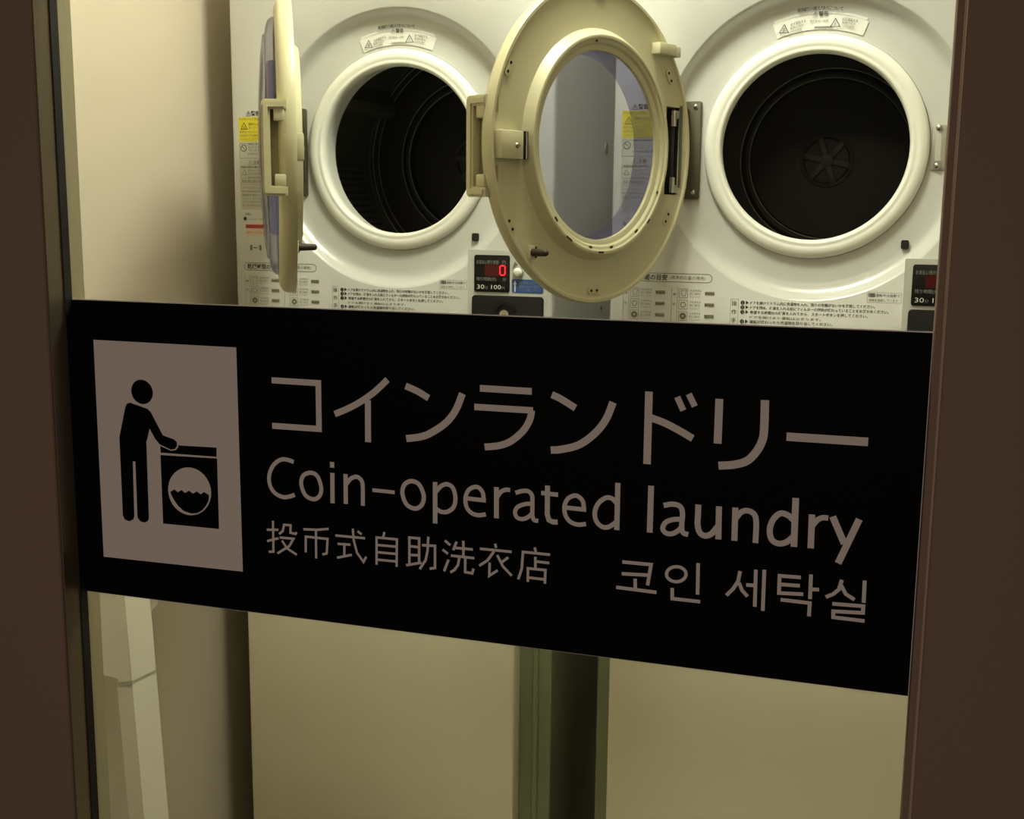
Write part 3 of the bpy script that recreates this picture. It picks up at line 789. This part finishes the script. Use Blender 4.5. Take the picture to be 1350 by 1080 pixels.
            tb.rrect(X + .0480, X + .0640, zc(zb_ - .0100), zc(zb_ - .0040), yp, 0, .001, mat('grey_print', rgb(150, 146, 122), .6) if 'grey_print' not in bpy.data.materials else bpy.data.materials['grey_print'], 2)
            tb.text('約30分', .0044, X + .0490, zc(zb_ - .0090), yp - .0002, M['ink'], width=.014)
    tb.text('※衣類の量や種類により時間は異なります', .0042, -.2960, zc(-.2905), yp, M['ink'], width=.150)
    tb.build('drying_time_table', root)
    op = MB()
    op.stroke([(-.1215, zc(-.2400)), (-.1090, zc(-.2400)), (-.1090, zc(-.30)), (-.1215, zc(-.30))], .0004, yp, M['greyink'], closed=True)
    for k, c in enumerate('操作手順'):
        op.text(c, .0088, -.1198, zc(-.2500 - k * .0140), yp, M['ink'])
    lines = ('ドアを開けてドラム内に洗濯物を入れ、残りの衣類がないかを確認してください。', 'ドアを閉め、硬貨を入れる前にフィルターの掃除が終わっていることをお確かめください。',
             '希望する時間分の硬貨を入れてから、スタートボタンを押してください。', 'ドアを開けると運転は止まります。', '運転が終わったら洗濯物を取り出してください。', '次の方のためにお早めにお願いします。')
    wd_ = (.193, .214, .183, .112, .130, .12)
    for k, b in enumerate(lines):
        zz = zc(-.2475 - k * .0076)
        op.text(b, .0056 if k != 3 else .0046, -.0900, zz, yp, M['ink' if k != 3 else 'greyink'], width=wd_[k], bold=.012)
        if k != 3:
            op.text('❶❷❸❸❹❺'[k], .0080, -.1055, zz - .0008, yp, M['ink'])
            op.poly([(-.0972, zz - .0006), (-.0925, zz + .0022), (-.0972, zz + .0056)], yp, M['ink'])
    op.build('operating_instructions', root)
    en = MB()
    en.stroke([(.0870, zc(-.2230)), (.1375, zc(-.2230)), (.1375, zc(-.2385)), (.0870, zc(-.2385))], .0004, yp, M['greyink'], closed=True)
    en.rrect(.0885, .0985, zc(-.2295), zc(-.2245), yp, 0, .0005, M['ink'], 2)
    en.text('省エネ', .0042, .0890, zc(-.2287), yp - .0002, M['white'], width=.009)
    en.text('運転中は自動で', .0048, .0995, zc(-.2290), yp, M['ink'], width=.036)
    en.text('温度を調節しています', .0046, .0890, zc(-.2365), yp, M['greyink'], width=.044)
    en.build('energy_note', root)
    # curved warning sticker on the dish above the ring
    ys = .0218
    cs = MB().lathe([(.1800, ys + .0008), (.2025, ys)], M['paper'], C, 24, a0=math.radians(69), a1=math.radians(111))
    cs.lathe([(.2030, ys), (.2065, ys - .0002)], M['paper'], C, 24, a0=math.radians(70), a1=math.radians(110))
    c_ = cs.build('dish_sticker', root)
    t = MB(); yy = ys - .0016
    tt = '乾燥機の据え付けについて'
    for k, ch in enumerate(tt):
        a = math.radians(98.5 - k * 17 / (len(tt) - 1)); R = .2115
        t.text(ch, .0066, R * math.cos(a), RC + R * math.sin(a) - .003, yy - .0028, M['ink'], align='CENTER', rot=a - PI / 2, bold=.012)
    t.text('⚠警告', .0076, .000, RC + .2000, yy, M['ink'], align='CENTER', bold=.012)
    for sx in (-1, 1):
        a = PI / 2 + (.29 if sx < 0 else -.12)
        p = Vector((.190 * math.cos(a), .190 * math.sin(a)))
        t.stroke([(p.x - .0072, RC + p.y - .0058), (p.x, RC + p.y + .0066), (p.x + .0072, RC + p.y - .0058)], .0010, yy, M['ink'], closed=True)
        t.text('!' if sx > 0 else '手', .0070, p.x, RC + p.y - .0045, yy, M['ink'], align='CENTER')
        for k in range(3):
            t.text(('必ず固定する', '転倒の恐れ', 'けがの原因')[k], .0050, p.x + .0095, RC + p.y + .0040 - k * .0056, yy, M['ink' if k == 0 else 'greyink'], width=.024 - .003 * k, rot=a - PI / 2 - .05)
    t.text('専門業者に依頼', .0042, -.016, RC + .1905, yy, M['greyink'], width=.028)
    t.rrect(-.010, .016, RC + .1840, RC + .1885, yy, yy + .0002, .0005, M['white'], 2)
    t.build('sticker_lettering', c_)
    return root


def children(o): return [c for c in bpy.data.objects if c.parent == o]


def copy_tree(o, parent=None):
    kids = children(o)
    c = o.copy(); COL.objects.link(c)
    if parent: c.parent = parent
    for k in kids: copy_tree(k, c)
    return c


dryer = make_dryer()
tag(dryer, 'white coin tumble dryer with its porthole door standing open edge-on at left', 'dryer', 'coin operated tumble dryers')
dryer2 = copy_tree(dryer)
dryer2.location.x = R_CX
for c in children(dryer2):
    n_ = c.name.split('.')[0]
    if n_ in ('control_panel', 'display', 'coin_box', 'blue_sticker', 'return_button', 'button_pointer', 'energy_note'): c.location.x += .0075
    elif n_ in ('operating_instructions', 'heading_print', 'drying_time_table'): c.location.x += .004
tag(dryer2, 'white coin tumble dryer with its yellowed door swung wide open showing the inside', 'dryer', 'coin operated tumble dryers')
tag(make_door(dryer, (-1.0290 - L_CX, -0.06, RC), math.radians(60.0)), 'yellowed open porthole door seen edge-on')
tag(make_door(dryer2, (-.352 - R_CX, -0.06, RC), math.radians(115)), 'yellowed open porthole door with inner face and clear window')


# ---------------------------------------------------------------- machines below, one under each dryer
def base_cabinet(cx, px0, px1, bx0, bx1, label):
    r = empty('base_cabinet', (cx, DY, 0))
    tag(r, label, 'cabinet', 'base cabinets under the dryers')
    MB().box(bx0, bx1, .042, .62, .05, 1.018, M['baseside'], .004, 3).build('body', r, 40)
    MB().box(px0, px1, .0, .040, .06, 1.000, M['base'], .004, 3).build('front_panel', r, 40)
    MB().box(px0 + .01, px1 - .01, .0395, .0430, .07, .99, M['gap']).build('panel_gap_shade', r)  # black sheet painting the shade in the gap behind the panel
    rl = MB().cyl((px1 + .030, .040, .06), (px1 + .030, .040, 1.0), .006, M['baseside'], 14)
    rl.build('corner_rail', r, 40)
    kick = MB().box(bx0 + .02, bx1 - .02, .07, .60, 0.0, .05, M['black'])
    kick.build('plinth', r)
    return r


base_cabinet(L_CX, -.3165, .2305, -.316, .290, 'cream fronted base cabinet beneath the dryer whose door stands edge-on')
base_cabinet(R_CX, -.3046, .2450, -.336, .290, 'cream fronted base cabinet beneath the dryer with the wide open door')

# ---------------------------------------------------------------- white plastic stool by the left wall
st = tag(empty('plastic_stool', (-1.070, 1.348, 0), math.radians(36)), 'tall white plastic stool standing by the left wall beside the cream cabinet', 'stool')
HW0, HW1, ZT = .078, .118, 1.02


def hw(z): return HW0 + (HW1 - HW0) * (ZT - z) / ZT


sm_ = M['stool']
MB().rrect(-HW0 - .012, HW0 + .012, -HW0 - .012, HW0 + .012, 0, .022, .035, sm_, 6, T=Matrix.Translation((0, 0, ZT)) @ Matrix.Rotation(PI / 2, 4, 'X'), bev=.006).build('seat', st, 40)
for sx in (-1, 1):
    for sy in (-1, 1):
        m_ = MB()
        vs = []; fs = []
        zs = [0.0, .25, .5, .7, .79, .805]
        for z in zs:
            h = hw(z); cw = .032; t = .004
            # chamfered L section: side strip, chamfer, side strip, with an inner wall
            out_ = [(h - cw - .020, -h), (h - cw, -h), (h, -h + cw), (h, -h + cw + .020)]
            inn = [(h - t, -h + cw + .020), (h - t, -h + cw + .0016), (h - cw - .0016, -h + t), (h - cw - .020, -h + t)]
            for p in out_ + inn: vs.append((sx * p[0], sy * -p[1], z))
        for i in range(len(zs) - 1):
            for k in range(8):
                j = (k + 1) % 8
                f = (i * 8 + k, i * 8 + j, (i + 1) * 8 + j, (i + 1) * 8 + k)
                fs.append(f if sx * sy < 0 else f[::-1])
        fs.append(list(range(8))); fs.append(list(range(len(vs) - 8, len(vs))))
        m_.add(vs, fs, sm_); m_.build('leg', st, 25)
for k in range(4):
    R = Matrix.Rotation(k * PI / 2, 4, 'Z')
    m_ = MB()
    hT, hB = hw(1.0), hw(.805)
    # apron: arched lower edge, three slots near its top
    pts = [(-hT + .032, 1.002), (hT - .032, 1.002), (hB - .032, .795), (hB - .050, .798)]
    for j in range(9):
        x = (hB - .0505) * (1 - j / 4); pts.append((x, .810 + .010 * (1 - (j / 4 - 1) ** 2)))
    pts += [(-hB + .050, .798), (-hB + .032, .795)]
    m_.prism(pts, -(HW0 + (HW1 - HW0)) , -(HW0 + (HW1 - HW0)) + .004, sm_)
    m_.v = [tuple(R @ Vector((p[0], p[1] + HW0 + (HW1 - HW0) - hw(p[2]), p[2]))) for p in m_.v]
    m_.build('apron', st, 40)
    c_ = MB()
    vs = []
    for z in (.80, 1.002):
        h = hw(z)
        vs += [(h - .032, -h, z), (h, -h + .032, z), (h - .004, -h + .033, z), (h - .033, -h + .004, z)]
    c_.add(vs, [(0, 1, 5, 4), (1, 2, 6, 5), (2, 3, 7, 6), (3, 0, 4, 7), (0, 3, 2, 1), (4, 5, 6, 7)], sm_, R)
    c_.build('corner_panel', st)
lg = MB()
lg.prism([(hw(.9) - .004, .885), (hw(.9) + .010, .900), (hw(.9) + .016, .94), (hw(.9) + .016, 1.0), (HW0, 1.0)], -.050, -.045, sm_)
lg.rrect(hw(.9) + .002, hw(.9) + .0115, .905, .932, -.0505, -.0498, .002, M['seal'], 3)  # pale patch painted for light showing through the grip slot
lg.build('hand_grip', st, 40)
